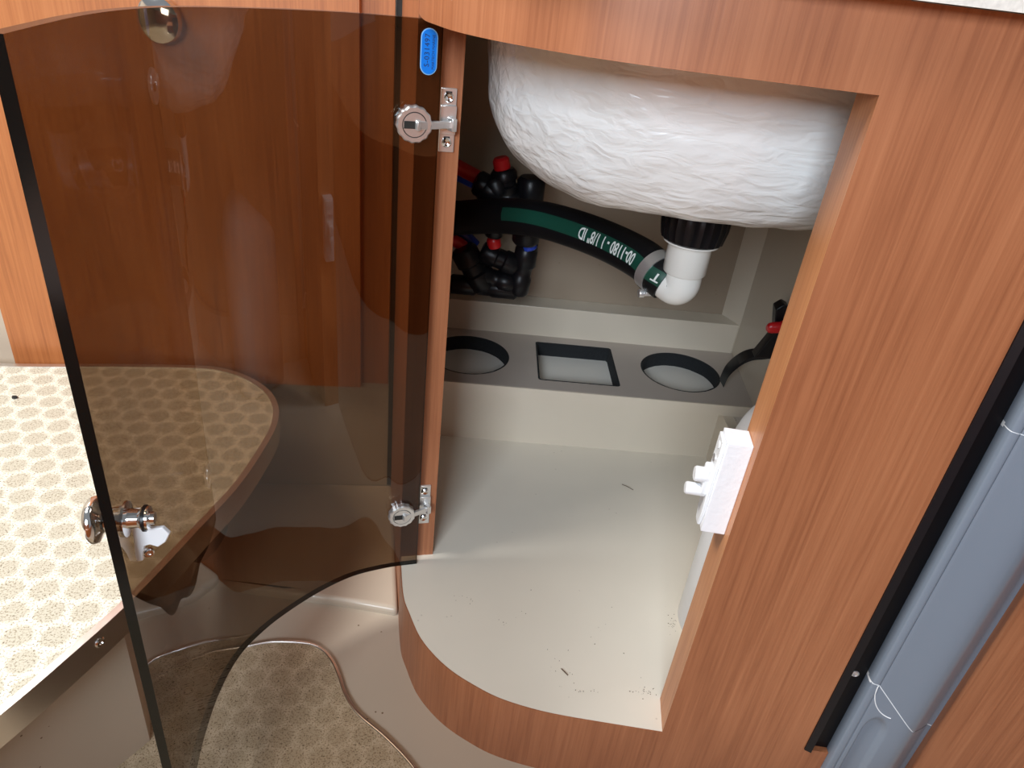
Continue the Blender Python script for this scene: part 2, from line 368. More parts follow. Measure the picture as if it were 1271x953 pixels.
# locker door on the wall
t = thing('locker_door', 'wide cherry wood locker door on the wall behind the smoked glass', 'locker door', (-.27, .64, .078))
bm = bmesh.new(); wallslab(bm, -.4450, -.1145, .0125, .078, 1.25, .0035)
obj('door_board', bm, M['wood_wall'], t)
kp = on_y(203, 24, .636)
bm = bmesh.new(); lathe(bm, kp + Vector((0, .006, 0)), (-.09, -1, 0), [(.006, 0), (.006, .006), (.0165, .008), (.0175, .011), (.0165, .0145), (.012, .0172), (.006, .0185), (0, .0188)], 40)
k = obj('knob', bm, M['chrome'], t, 40)
rel(t)

# ------------------------------------------------------------------ bench / raised sole on the left
bz = 0.1
OUT = [(0, 452), (150, 453), (250, 455), (285, 460), (312, 470), (333, 484), (344, 500), (346, 518), (337, 543), (300, 600), (250, 655), (165, 745), (80, 822), (0, 890)]
P = [on_z(x, y, bz) for x, y in OUT]
P = [Vector((-.9, P[0].y-.02, bz)), Vector((-.60, P[0].y-.012, bz))] + P + [Vector((-.262, .195, bz)), Vector((-.32, .05, bz)), Vector((-.45, -.25, bz))]
for q in P[:4]: q.y = min(q.y, wall_y(q.x)-.0135)
BO = [Vector((p.x, p.y)) for p in catmull(P, 6)]
closing = [Vector((-.9, -.25))]
t = thing('bench', 'white raised bench top with honeycomb pattern and metal edge, at the left', 'bench', (-.45, .3, -.07))
bm = bmesh.new(); prism(bm, [tuple(p) for p in offset(BO, -.0035)] + [tuple(closing[0])], .080, .1)
obj('bench_top', bm, M['pattern'], t)
bm = bmesh.new(); ribbon(bm, BO, -.0035, 0, .079, .1012); ribbon(bm, BO, -.0052, -.0035, .0999, .1012)
obj('edge_trim', bm, M['alu'], t, 40)
RIS = [(-.9, -.2), (-.45, -.15), (-.33, .17), (-.2750, .262), (-.2365, .3206), (-.2227, .3415), (-.236, .375), (-.247, .42), (-.25, .50), (-.25, wall_y(-.25)-.004), (-.9, wall_y(-.9)-.004)]
bm = bmesh.new(); prism(bm, RIS, -.071, .0795)
obj('riser', bm, M['gel'], t)
# screws in the metal edge
def trim_screw(px, py, parent, name='screw'):
    q = on_z(px, py, .089)
    # nearest edge point
    best = min(range(1, len(BO)-1), key=lambda i: (BO[i]-Vector((q.x, q.y))).length)
    tg = (BO[best+1]-BO[best-1]).normalized(); n = Vector((-tg.y, tg.x))*(1)
    n = n if n.dot(Vector((1, -1))) > 0 else -n
    # project px ray on vertical plane of the trim
    r = ray(px, py); b0 = BO[best]; s = n.dot(b0)/n.dot(Vector((r.x, r.y))); pt = Vector((r.x*s, r.y*s, r.z*s+CAMZ))
    n3 = Vector((n.x, n.y, 0))
    bm = bmesh.new(); lathe(bm, pt - n3*.0005, n3, [(.0034, 0), (.0034, .0009), (.0028, .0016), (.0014, .0017), (.0010, .0009), (0, .0008)], 24)
    return obj(name, bm, M['chrome'], parent, 30)
trim_screw(124, 797, t)
# half round black rubber stop under the edge
i0 = min(range(len(BO)), key=lambda i: (BO[i]-on_z(258, 642, bz).xy).length)
pb = BO[i0]; tg = (BO[i0+1]-BO[i0-1]).normalized(); tg3 = Vector((tg.x, tg.y, 0)); nn = Vector((tg.y, -tg.x, 0)); nn = nn if nn.x > 0 else -nn
bm = bmesh.new(); vs = []
for k in range(17):
    a = math.pi*k/16; vs.append(Vector((pb.x, pb.y, .0785)) - nn*.0005 + tg3*.021*math.cos(a) - ZZ*.0125*math.sin(a))
A = [bm.verts.new(v) for v in vs]; B = [bm.verts.new(v - nn*.008) for v in vs]
bm.faces.new(A); bm.faces.new(list(reversed(B)))
for i in range(17): bm.faces.new((A[i], B[i], B[(i+1) % 17], A[(i+1) % 17]))
obj('rubber_stop', bm, M['blackmatt'], t)
rel(t)

# black fleck on the bench
p = on_z(18, 494, .1); bm = bmesh.new()
bmesh.ops.create_icosphere(bm, subdivisions=1, radius=.0028)
for v in bm.verts: v.co = Vector((v.co.x*random.uniform(.7, 1.5), v.co.y*random.uniform(.6, 1.2), v.co.z*.45)) + p + Vector((0, 0, .001))
tag(obj('crumb', bm, M['fleck']), 'small black crumb lying on the bench near the left edge', 'crumb')

# ------------------------------------------------------------------ floor mat panel
OM = [(149, 953), (185, 850), (205, 835), (225, 824), (248, 813), (272, 806), (306, 801), (325, 797), (345, 795), (380, 797), (400, 805), (413, 820), (421, 838), (429, 861), (445, 885), (480, 915), (515, 953)]
P = [on_z(x, y, -.066) for x, y in OM]
P[0] = Vector((-.246, .315, 0))
P = [Vector((-.36, .05, 0)), Vector((-.262, .26, 0))] + P + [Vector((.005, .300, 0)), Vector((.02, .25, 0)), Vector((.0, .12, 0)), Vector((-.1, .0, 0))]
MO = [Vector((p.x, p.y)) for p in catmull(P, 5, True)]
ar = sum(MO[i-1].x*MO[i].y - MO[i].x*MO[i-1].y for i in range(len(MO)))
sg = 1 if ar > 0 else -1
t = thing('floor_panel', 'speckled beige floor panel with rounded tip and metal rim, lowest in front', 'floor panel', (-.15, .3, -.07))
bm = bmesh.new(); prism(bm, [tuple(p) for p in offset(MO, sg*.0015, True)], -.0705, -.0668)
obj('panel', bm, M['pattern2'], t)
bm = bmesh.new(); ribbon(bm, MO, -sg*.0014, sg*.0016, -.0705, -.0655, 0, True)
o = obj('rim', bm, M['alu'], t, 40); bevel(o, .0009, 2)
rel(t)

# ------------------------------------------------------------------ sink cabinet
t = cab = thing('sink_cabinet', 'cherry wood sink cabinet with rounded corner, open white interior', 'cabinet', (.1, .4, -.07))
# side panel with the hinge stile as its front edge
E0 = S0 + SD*.34; E1 = S1 + SD*.34
bm = bmesh.new(); prism(bm, [S0, S1, E1, E0], -.071, Z_EYE)
o = obj('side_panel', bm, M['wood'], t)
# front panel right of the opening
bm = bmesh.new(); prism(bm, [fp(0), fp(.1013), fp(.1013, .029), fp(0, .029)], -.0702, Z_EYE)
prism(bm, [fp(.1013), fp(.1189), fp(.1189, .029), fp(.1013, .029)], -.0702, .0093)
o = obj('front_panel', bm, [M['wood'], M['wood_edge']], t)
for f in o.data.polygons:
    if abs(f.normal.x*U.x + f.normal.y*U.y) > .9 and f.center.x < c0.x+.03: f.material_index = 1
# curved plinth under the opening and curved fascia above
bm = bmesh.new(); ribbon(bm, CURVE, 0, .0007, -.0702, 0.0); obj('plinth', bm, M['wood'], t, 30)
bm = bmesh.new(); ribbon(bm, CURVE, 0, .012, Z_TOP, Z_EYE+.0002); obj('fascia', bm, M['wood'], t, 30)
# cabinet floor
FL = [tuple(p) for p in offset(CURVE, .0008)]
bm = bmesh.new(); prism(bm, FL + [tuple(fp(0, .028)), (.288, .345), (.288, .70), (-.09, .70), (S1.x+SD.x*.2, S1.y+SD.y*.2), tuple(S1), tuple(S0+Vector((.004, .002)))], -.016, .0001)
obj('cabinet_floor', bm, M['cream_floor'], t)
# riser under the cup shelf
bm = bmesh.new(); obox(bm, (-.095, .6865, 0), (.385, 0, 0), (0, .012, 0), (0, 0, .0665)); obj('shelf_riser', bm, M['cream'], t)
# lower and upper right side walls
bm = bmesh.new(); obox(bm, (.2835, .36, 0), (.012, 0, 0), (0, .34, 0), (0, 0, .0665))
prism(bm, [(.304, .85), (.3265, .806), (.3155, .675), (.288, .36), (.300, .36), (.3275, .675), (.34, .806), (.32, .85)], .0665, Z_EYE)
obj('inner_side_wall', bm, M['cream'], t)
# back wall and the low strip in front of it
bm = bmesh.new(); obox(bm, (-.16, BACKY, -.07), (.50, 0, 0), (0, .012, 0), (0, 0, Z_EYE+.07)); obj('inner_back_wall', bm, M['cream_back_shaded'], t)
bm = bmesh.new(); obox(bm, (-.125, .806, .060), (.4505, 0, 0), (0, .030, 0), (0, 0, .0588)); o = obj('back_strip', bm, M['cream'], t); bevel(o, .0008)
# cup shelf
def circ(x, y, r, n=56): return [(x+r*math.cos(2*math.pi*k/n), y+r*math.sin(2*math.pi*k/n)) for k in range(n)]
def rsq(x, y, h, r=.004):
    o = []
    for cxx, cyy, a0 in ((1, 1, 0), (-1, 1, 90), (-1, -1, 180), (1, -1, 270)):
        for k in range(5):
            a = math.radians(a0+k*22.5); o.append((x+cxx*(h-r)+r*math.cos(a), y+cyy*(h-r)+r*math.sin(a)))
    return o
H = [('round', -.0046, .7415, .0470), ('square', .1215, .7428, .0468), ('round', .2467, .7448, .0473)]
hl = [circ(x, y, r) if k == 'round' else rsq(x, y, r) for k, x, y, r in H]
sh = holed('cup_shelf', [(-.125, .6765), (.3155, .6765), (.326, .806), (-.125, .806)], hl, .0672, .0800, M['shelf_top'], t)
sh['label'] = 'grey shelf board with two round cup holes and a square one'
bm = bmesh.new(); obox(bm, (-.125, .6748, .0665), (.4405, 0, 0), (0, .0016, 0), (0, 0, .0133)); obj('shelf_edge', bm, M['cream'], sh)
bm = bmesh.new(); obox(bm, (-.125, .6985, .058), (.445, 0, 0), (0, .107, 0), (0, 0, .0045)); obj('shelf_base', bm, M['base'], sh)
for (k, x, y, r), h in zip(H, hl):
    inner = circ(x, y, r-.0022) if k == 'round' else rsq(x, y, r-.0022, .003)
    # fuzzy inner edge
    hb = holed('hole_lining', h, [[(a+random.uniform(-.0003, .0003), b+random.uniform(-.0003, .0003)) for a, b in inner]], .0620, .0797, M['felt'], sh)
rel(t)
for ch in list(cab.children):
    pass

# ------------------------------------------------------------------ worktop above
t = thing('worktop', 'cream worktop edge above the cabinet front, top right corner', 'worktop', (.1, .45, Z_EYE))
W0 = offset(CURVE, -.012)
bm = bmesh.new(); prism(bm, [tuple(p) for p in W0] + [tuple(fp(.0, -.012)), tuple(fp(.25, -.012)), tuple(fp(.25, .3)), (.42, .9), (-.12, .9)], Z_EYE+.0004, Z_EYE+.028)
o = obj('slab', bm, M['counter'], t); bevel(o, .003, 2); rel(t)

# ------------------------------------------------------------------ sink bowl
t = thing('sink_bowl', 'white fibreglass sink bowl seen from below under the cabinet top', 'sink', (.152, .535, Z_EYE))
bm = bmesh.new(); cx0, cy0 = .150, .536; seg = 96; rings = []
prof = []
zt, zb, rc = Z_EYE-.0005, .3420, .060
for k in range(8): prof.append((1.0 + .06*(1-k/7), zt - (zt-zb-.075)*k/7))
for k in range(1, 15):
    a = math.pi/2*k/14; prof.append((1.0 - .36*(1-math.cos(a)), zb+.075 - .075*math.sin(a)*.90))
for k in range(1, 6): prof.append((.64*(1-k/5.0), zb+.0075*(1-k/5.0)**2))
rx, ry = .156, .136
for s, z in prof:
    if s < 1e-6: rings.append([bm.verts.new((cx0, cy0, z))]); continue
    R = []
    for k in range(seg):
        a = 2*math.pi*k/seg; ca, sa = math.cos(a), math.sin(a); e = 2/2.5
        R.append(bm.verts.new((cx0+rx*s*math.copysign(abs(ca)**e, ca), cy0+ry*s*math.copysign(abs(sa)**e, sa), z)))
    rings.append(R)
for A, B in zip(rings, rings[1:]):
    for k in range(seg):
        l = (k+1) % seg
        bm.faces.new((A[k], A[l], B[0]) if len(B) == 1 else (A[k], A[l], B[l], B[k]))
o = obj('bowl', bm, M['fibre'], t, 60)
# hand-laid unevenness
tx = bpy.data.textures.new('lumps', 'CLOUDS'); tx.noise_scale = 0.045; tx.noise_depth = 2
sd = o.modifiers.new('sub', 'SUBSURF'); sd.levels = 1; sd.render_levels = 1
dm = o.modifiers.new('lumps', 'DISPLACE'); dm.texture = tx; dm.strength = 0.005; dm.mid_level = 0.5; dm.texture_coords = 'LOCAL'
rel(t)

# ------------------------------------------------------------------ drain fitting
D = Vector((.160, .535, 0))
t = thing('drain_fitting', 'black ribbed nut with white plastic elbow under the sink bowl', 'drain pipe', (D.x, D.y, .33))
bm = bmesh.new(); n = 72; prof = []
lathe(bm, (D.x, D.y, .338), (0, 0, -1), [(.0235, 0), (.0250, .004), (.0262, .006), (.0262, .018), (.0240, .0285), (.0215, .0300), (.017, .0300)], n)
for v in bm.verts:   # ribs round the nut
    d = Vector((v.co.x-D.x, v.co.y-D.y, 0))
    if .0235 < d.length and v.co.z < .335:
        a = math.atan2(d.y, d.x); kx = 1 - .035*(1 if math.cos(a*24) < 0 else 0); v.co.x = D.x+d.x*kx; v.co.y = D.y+d.y*kx
obj('nut', bm, M['black'], t, 30)
bm = bmesh.new(); lathe(bm, (D.x, D.y, .309), (0, 0, -1), [(.0215, 0), (.0215, .0022), (.0180, .0035), (.0170, .006), (.0170, .0260), (.0158, .0275), (.012, .0275)], 40)
obj('reducer', bm, M['whitepvc'], t, 40)
ed = Vector((-.70, .62, .30)).normalized()
K = Vector((D.x, D.y, .2660))
path = [Vector((D.x, D.y, .286)), Vector((D.x, D.y, .279)), K + Vector((0, 0, .006)), K + ed*.003 + Vector((0, 0, .0015)), K + ed*.008, K + ed*.020, K + ed*.034]
bm = bmesh.new(); tube(bm, catmull(path, 5), .0150, 28); obj('elbow', bm, M['whitepvc'], t, 60)
rel(t)

# ------------------------------------------------------------------ drain hose
t = thing('drain_hose', 'thick black drain hose with green printed stripe, clamped to the elbow', 'hose')
hs = K + ed*.0125
HP = [hs, K + ed*.022, on_y(797, 322, .568), on_y(757, 301, .600), on_y(713, 284, .630), on_y(668, 272, .660), on_y(620, 268, .690), on_y(560, 271, .715), on_y(500, 275, .735)]
HPc = catmull(HP, 8); HR = .0170
bm = bmesh.new(); tube(bm, HPc, HR, 64); obj('tube', bm, M['blackmatt'], t, 60)
# printed stripe and lettering wrapped on the hose
acc = [0]
for a, b in zip(HPc, HPc[1:]): acc.append(acc[-1] + (b-a).length)
def hose_at(s):
    for i in range(len(acc)-1):
        if acc[i+1] >= s or i == len(acc)-2:
            f = (s-acc[i])/(acc[i+1]-acc[i]); p = HPc[i].lerp(HPc[i+1], f)
            d0 = (HPc[min(i+1, len(HPc)-1)]-HPc[max(i-1, 0)]).normalized(); d1 = (HPc[min(i+2, len(HPc)-1)]-HPc[i]).normalized(); return p, d0.lerp(d1, f).normalized()
camp = Vector((0, 0, CAMZ))
def hose_pt(s, w, r):   # w metres round the hose from the stripe's centre line
    p, d = hose_at(s); x = Vector((0, 0, 1)); y = d.cross(x).normalized(); x = y.cross(d).normalized()
    y = y if y.y < 0 else -y
    a = math.radians(18) + w/HR; return p + (y*math.cos(a) + x*math.sin(a))*r
bm = bmesh.new(); rows = []
for i in range(60):
    s = .0002 + i*.0032; rows.append([bm.verts.new(hose_pt(s, w, HR+.00025)) for w in [-.0062+.00155*k for k in range(9)]])
for A, B in zip(rows, rows[1:]):
    for k in range(8): bm.faces.new((A[k], A[k+1], B[k+1], B[k]))
st = obj('stripe', bm, M['green'], t, 60)
def hose_text(body, s_mid, size):
    me = textmesh(body, size, 0, True)
    b_ = bmesh.new(); b_.from_mesh(me); bmesh.ops.triangulate(b_, faces=b_.faces[:]); bmesh.ops.subdivide_edges(b_, edges=[e for e in b_.edges if e.calc_length() > size*.12], cuts=4, use_grid_fill=True); bmesh.ops.triangulate(b_, faces=b_.faces[:]); b_.to_mesh(me); b_.free()
    for v in me.vertices: v.co = hose_pt(s_mid + v.co.x*.62, v.co.y*-1, HR+.00085)
    me.materials.append(M['ink']); me.name = 'lettering'
    o = link(bpy.data.objects.new('lettering', me), st); o['label'] = 'white printed hose size lettering'; return o
hose_text('00-1180 - 1 1/8" ID', .060, .0142)
hose_text('T', .0045, .0098)
# worm-drive clamp
bm = bmesh.new(); pc, dc = hose_at(.0130); lathe(bm, pc - dc*.0050, dc, [(HR+.0001, 0), (HR+.0011, 0), (HR+.0011, .0100), (HR+.0001, .0100)], 40, close=False)
cl = obj('clamp', bm, M['zinc'], t, 40)
bm = bmesh.new()
for k in range(11):
    a = math.radians(200 + k*11); x, y, ax_ = frame(dc); rr = (x*math.cos(a)+y*math.sin(a)); tt = (-x*math.sin(a)+y*math.cos(a))
    cbox(bm, pc + rr*(HR+.0012), tt, ax_, rr, .0009, .0055, .0003)
obj('slots', bm, M['void'], cl)
sp = on_y(806, 366, pc.y-.006)
bm = bmesh.new(); lathe(bm, sp + Vector((-.009, 0, .0005)), (1, .15, .08), [(.0033, 0), (.0036, .001), (.0036, .004), (.0026, .0045), (.0026, .013), (.0030, .014), (.0030, .0165), (0, .0165)], 12)
cbox(bm, sp + Vector((.001, 0, .0038)), (1, .15, .08), (0, 1, 0), (0, 0, 1), .010, .009, .0015)
obj('clamp_screw', bm, M['zinc'], cl, 30)
rel(t)

# ------------------------------------------------------------------ valve manifolds and pipes at the back
def manifold(name, label, y, body, caps, grp=None):
    t = thing(name, label, 'valve')
    bm = bmesh.new()
    for a, b, r in body:
        A, B = on_y(*a, y), on_y(*b, y); L_ = (B-A).length
        lathe(bm, A, B-A, [(0, -r*.25), (r*.8, -r*.15), (r, .1*r), (r, L_*.35), (r*.86, L_*.40), (r*.86, L_*.60), (r, L_*.65), (r, L_-.1*r), (r*.8, L_+.15*r), (0, L_+.25*r)], 20)
    obj('valve_body', bm, M['black'], t, 40)
    for (a, b, r, m) in caps:
        A, B = on_y(*a, y-.004), on_y(*b, y-.004)
        bm = bmesh.new(); lathe(bm, A, B-A, [(r*.9, 0), (r, .001), (r, (B-A).length*.8), (r*.75, (B-A).length)], 20)
        obj('coloured_collar', bm, M[m], t, 40)
    rel(t); return t
manifold('water_valve', 'black water valve with a red collar, upper one behind the sink', .735,
    [((592, 226), (640, 250), .0130), ((612, 222), (630, 268), .0150), ((660, 222), (652, 300), .0145), ((625, 212), (628, 240), .0135), ((600, 232), (655, 262), .0150), ((618, 262), (612, 292), .010)],
    [((624, 210), (621, 195), .0085, 'red')])
manifold('water_valve', 'black water valve with red and blue collars, lower one near the hinge stile', .745,
    [((560, 352), (640, 360), .0110), ((575, 310), (600, 355), .0150), ((600, 312), (640, 330), .0125), ((654, 308), (642, 362), .0125), ((655, 300), (652, 330), .0115), ((590, 340), (636, 352), .0125)],
    [((614, 307), (612, 294), .0075, 'red'), ((657, 309), (655, 297), .0088, 'blue')])
def pipe(name, label, pts, r, m):
    bm = bmesh.new(); tube(bm, catmull([on_y(x, y, d) for x, y, d in pts], 6), r, 16)
    return tag(obj(name, bm, M[m], None, 60), label, 'pipe')
pipe('water_pipe', 'red water pipe entering the upper valve beside the hinge stile', [(520, 186, .75), (560, 203, .75), (600, 224, .75)], .0075, 'red')
pipe('water_pipe', 'blue water pipe running under the red one at the upper valve', [(520, 206, .758), (560, 214, .758), (600, 232, .758)], .0065, 'blue')
pipe('water_pipe', 'blue water pipe at the lower valve, just below the hose', [(530, 276, .762), (565, 282, .762), (590, 305, .762)], .0065, 'blue')
pipe('water_pipe', 'short red water pipe at the lower valve, under the blue one', [(530, 290, .752), (565, 299, .752), (582, 312, .752)], .0065, 'red')

# ------------------------------------------------------------------ smoked glass door
t = door = thing('glass_door', 'curved smoked glass cabinet door standing open on two chrome hinges', 'glass door', (-.045, .48, 0))
PL = [(-.0345, .4812), (-.060, .4738), (-.088, .4608), (-.111, .4418), (-.132, .418), (-.147, .396), (-.158, .371), (-.1622, .340), (-.161, .307), (-.157, .277), (-.1522, .2465)]
G = [Vector((p.x, p.y)) for p in catmull([(x, y, 0) for x, y in PL], 8)]
GT = .0050
bm = bmesh.new(); ribbon(bm, G, 0, -GT, .0005, .4440)
for f in bm.faces:
    pass
o = obj('pane', bm, [M['glass'], M['glassedge']], door, 30)
for f in o.data.polygons:
    if abs(f.normal.z) > .7 or f.index >= len(o.data.polygons)-2: f.material_index = 1
pane = o
# the inner face (towards cabinet when closed) is on the camera/right side
def gl_at(px, py, off=0.0):
    """point on the pane's inner face under a pixel, with tangent and inward normal"""
    r = ray(px, py); best = None
    for i in range(len(G)-1):
        a, b = G[i], G[i+1]; d = b-a; den = r.x*d.y - r.y*d.x
        if abs(den) < 1e-9: continue
        s = (a.x*d.y - a.y*d.x)/den; q = Vector((r.x*s, r.y*s)); u = (q-a).dot(d)/d.length_squared
        if -.02 <= u <= 1.02 and s > 0:
            tg = d.normalized(); n = Vector((-tg.y, tg.x)) ; best = (Vector((q.x, q.y, r.z*s+CAMZ)), Vector((tg.x, tg.y, 0)), Vector((n.x, n.y, 0)))
            if q.length: break
    return best
# which side does the ribbon occupy? inner normal points to +x/-y side
def inner(n): return n if n.dot(Vector((.6, -.8, 0))) > 0 else -n
# sticker
q, tg, n = gl_at(532, 64); n = inner(n)
tg = Vector((.96, .28, 0)); n = Vector((.28, -.96, 0)); q = q + n*.0003
def stk(bm, w, h, z, seg=12):
    vs = []
    for k in range(seg+1):
        a = math.pi*k/seg; vs.append((w/2*math.cos(a), h/2-w/2+w/2*math.sin(a)))
    for k in range(seg+1):
        a = math.pi+math.pi*k/seg; vs.append((w/2*math.cos(a), -h/2+w/2+w/2*math.sin(a)))
    lo = [bm.verts.new(q + tg*x + ZZ*y + n*(z)) for x, y in vs]; hi = [bm.verts.new(q + tg*x + ZZ*y + n*(z+.0002)) for x, y in vs]
    bm.faces.new(hi); bm.faces.new(list(reversed(lo)))
    for i in range(len(vs)): j = (i+1) % len(vs); bm.faces.new((lo[i], lo[j], hi[j], hi[i]))
bm = bmesh.new(); stk(bm, .0104, .0262, .0008); stick = obj('sticker', bm, M['stickerrim'], door); stick['label'] = 'blue oval inspection sticker'
bm = bmesh.new(); stk(bm, .0092, .0250, .0011); obj('sticker_face', bm, M['sticker'], stick)
def stext(body, size, dx, dy, sp=1.0):
    me = textmesh(body, size, 0, False, sp)
    for v in me.vertices:
        a, b = v.co.x, v.co.y    # text reads upwards
        v.co = q + ZZ*(a+dy) + tg*(-b+dx) + n*.0015
    me.materials.append(M['darkink']); me.name = 'lettering'; link(bpy.data.objects.new('lettering', me), stick)
stext('S-031497', .0044, -.0012, .0008, 1.12)
stext('MARTECH MARINE', .0023, .0026, 0, 1.0)
# hinges
def hinge(cpx, ppx, z_plate0, z_plate1, closed):
    nrm = Vector((.285, -.958, 0)).normalized(); hx = Vector((.958, .285, 0)).normalized(); cpt = gl_at(*cpx)[0] + nrm*.0049
    # stile frame
    sx = Vector((.9795, .2013, 0)); sn = Vector((.2013, -.9795, 0))
    pz = (z_plate0+z_plate1)/2; r = ray(*ppx); S3 = Vector((S0.x, S0.y, 0)); s = sn.dot(S3)/sn.dot(Vector((r.x, r.y, 0))); pp = Vector((r.x*s, r.y*s, 0)); hgt = z_plate1-z_plate0
    bm = bmesh.new()
    cbox(bm, pp + ZZ*pz + sn*.0012, sx, ZZ, sn, .0103, hgt, .0020)
    for a, hh in ((.5, .0044), (.30, .0035)):
        cbox(bm, pp + ZZ*(z_plate0 + hgt*(.52)) + sn*(hh-.001), sx, ZZ, sn, .0106, hgt*a*.9, .0018)
    h = obj('hinge', bm, M['zinc'], door); bevel(h, .0005)
    for a in (.86, .16):
        bm = bmesh.new(); lathe(bm, pp + ZZ*(z_plate0+hgt*a) + sn*.0022, sn, [(.0032, 0), (.0032, .0009), (.0022, .0017), (.0010, .0012), (0, .0008)], 18)
        obj('screw', bm, M['chrome'], h, 30)
        bm = bmesh.new(); cbox(bm, pp + ZZ*(z_plate0+hgt*a + .0026) + sn*.0023, sx, ZZ, sn, .0040, .0022, .0002); 
        obj('screw_slot', bm, M['void'], h)
    # cup on the pane
    bm = bmesh.new(); lathe(bm, cpt - nrm*.0050, nrm, [(.0112, 0), (.0112, .0042), (.0104, .0052), (.0079, .0052), (.0079, .0035), (.0073, .0035), (.0073, .0053), (0, .0053)], 96)
    for v in bm.verts:
        d = v.co-cpt; e = d - nrm*d.dot(nrm)
        if e.length > .0100: v.co += e.normalized()*.00028*math.sin(14*math.atan2(e.z, e.dot(hx)))
    obj('hinge_cup', bm, M['zinc'], h, 30)
    bm = bmesh.new(); cbox(bm, cpt + hx*-.0020 + nrm*.0004, hx, ZZ, nrm, .0095, .0046, .0003); obj('cup_slot', bm, M['void'], h)
    bm = bmesh.new(); lathe(bm, cpt - nrm*.0013, nrm, [(.0073, 0), (.0079, 0)], 64, close=False); obj('cup_gap', bm, M['void'], h)
    # arm from cup to plate
    za = cpt.z
    a0 = cpt + nrm*.0015 + hx*.0005; a1 = Vector((pp.x, pp.y, 0)) + ZZ*(za-.0002) + sn*.0068 + sx*.0035
    bm = bmesh.new(); d = (a1-a0); L_ = d.length; d.normalize(); nn_ = ZZ.cross(d).normalized()
    cbox(bm, (a0+a1)/2, d, ZZ, nn_, L_, .0048, .0026)
    cbox(bm, a0 + d*.0015, d, ZZ, nn_, .0026, .0060, .0042)
    cbox(bm, a1 - d*.0012, d, ZZ, nn_, .0036, .0082, .0065)
    ar = obj('arm', bm, M['zinc'], h); bevel(ar, .0005)
    return h
zu0, zu1 = on_y(565, 190, .491).z, on_y(545, 108, .491).z
zl0, zl1 = on_y(535, 650, .491).z, on_y(518, 602, .491).z
hinge((513, 153), (555, 149), zu0, zu1, 0)
hinge((498, 637), (526, 625), zl0, zl1, 1)
# latch knob near the free edge
hp = Vector((-.1545, .2575, on_y(143, 643, .2575).z)); on = Vector((-.985, -.17, 0)).normalized(); inn = -on; tgk = Vector((.17, -.985, 0)).normalized()
bm = bmesh.new(); lathe(bm, hp + on*.0005, on, [(.0065, 0), (.0055, .004), (.0050, .006), (.0065, .0085), (.0105, .0100), (.0112, .0115), (.0108, .0135), (.0085, .0155), (.0045, .0168), (0, .0172)], 40)
kn = obj('knob', bm, M['chrome'], door, 60); kn['label'] = 'round chrome pull knob'
bm = bmesh.new(); lathe(bm, hp + inn*.0004, inn, [(.0085, 0), (.0085, .0012), (.0048, .0016), (.0044, .006), (.0052, .0070), (.0058, .0085), (.0058, .0105), (.0030, .011), (.0030, .0128), (0, .0128)], 28)
obj('spindle', bm, M['chrome'], kn, 40)
bm = bmesh.new(); lathe(bm, hp + inn*.0080, inn, [(.0040, 0), (.0063, .0004), (.0063, .0016), (.0040, .0020)], 28); obj('washer', bm, M['black'], kn, 40)
# white bent catch tongue
E0_ = hp + inn*.0112
def tongue(pxs, y):
    return [on_y(a, b, y) for a, b in pxs]
out = [(163, 634), (174, 633), (178, 645), (180, 652), (186, 656), (195, 656), (201, 655), (210, 663), (205, 673), (196, 679), (186, 676), (179, 678), (177, 688), (177, 696), (170, 697), (167, 690), (166, 672), (162, 650)]
yb = (E0_.y)
A_ = tongue(out, yb+.0003); 
bm = bmesh.new(); ext = Vector((.0002, .0022, 0)); a_ = [bm.verts.new(p) for p in A_]; b_ = [bm.verts.new(p+ext) for p in A_]
bm.faces.new(a_); bm.faces.new(list(reversed(b_)))
for i in range(len(a_)): j = (i+1) % len(a_); bm.faces.new((a_[i], b_[i], b_[j], a_[j]))
lt = obj('catch_tongue', bm, M['white'], kn); lt['label'] = 'white plastic catch tongue'; bevel(lt, .0004)
for (px, py) in ((172, 646), (183, 686)):
    p = on_y(px, py, yb-.0004)
    bm = bmesh.new(); lathe(bm, p + Vector((0, .001, 0)), (.55, -.8, .1), [(.0024, 0), (.0024, .0016), (.0019, .0022), (.0008, .0022), (0, .0014)], 16)
    obj('screw', bm, M['chrome'], kn, 30)
rel(t)

# ------------------------------------------------------------------ catch block on the right stile
t = thing('door_catch', 'white plastic catch block with rollers on the right edge of the opening', 'door catch', (.1637, .3366, .22))
dF, dB = .0082, .0250; wB = .0150; zB0, zB1 = .1875, .2548
q0 = fp(0, dF)
bm = bmesh.new(); obox(bm, (q0.x, q0.y, zB0), -U3*wB, V3*(dB-dF), ZZ*(zB1-zB0))
o = obj('block', bm, M['rawnylon'], t); bevel(o, .0006)
L0 = fp(-wB, (dF+dB)/2); lp = Vector((L0.x, L0.y, 0))
bm = bmesh.new()   # plate with pointed lower end
pts = [(-.0065, .0655), (.0065, .0655), (.0065, .010), (.003, .0015), (-.004, .0015), (-.0065, .012)]
zc = zB0
fr_ = [bm.verts.new(lp + V3*a + ZZ*(zc+b) - U3*0.0) for a, b in pts]; bk_ = [bm.verts.new(lp + V3*a + ZZ*(zc+b) - U3*.0022) for a, b in pts]
bm.faces.new(fr_); bm.faces.new(list(reversed(bk_)))
for i in range(6): j = (i+1) % 6; bm.faces.new((fr_[i], bk_[i], bk_[j], fr_[j]))
pl = obj('catch_plate', bm, M['white'], t); bevel(pl, .0006)
bm = bmesh.new()
cbox(bm, lp - U3*.0035 + ZZ*(zc+.0345), U3, V3, ZZ, .0050, .0090, .020)
obj('catch_housing', bm, M['white'], pl); bevel(pl.children[-1], .0015, 3)
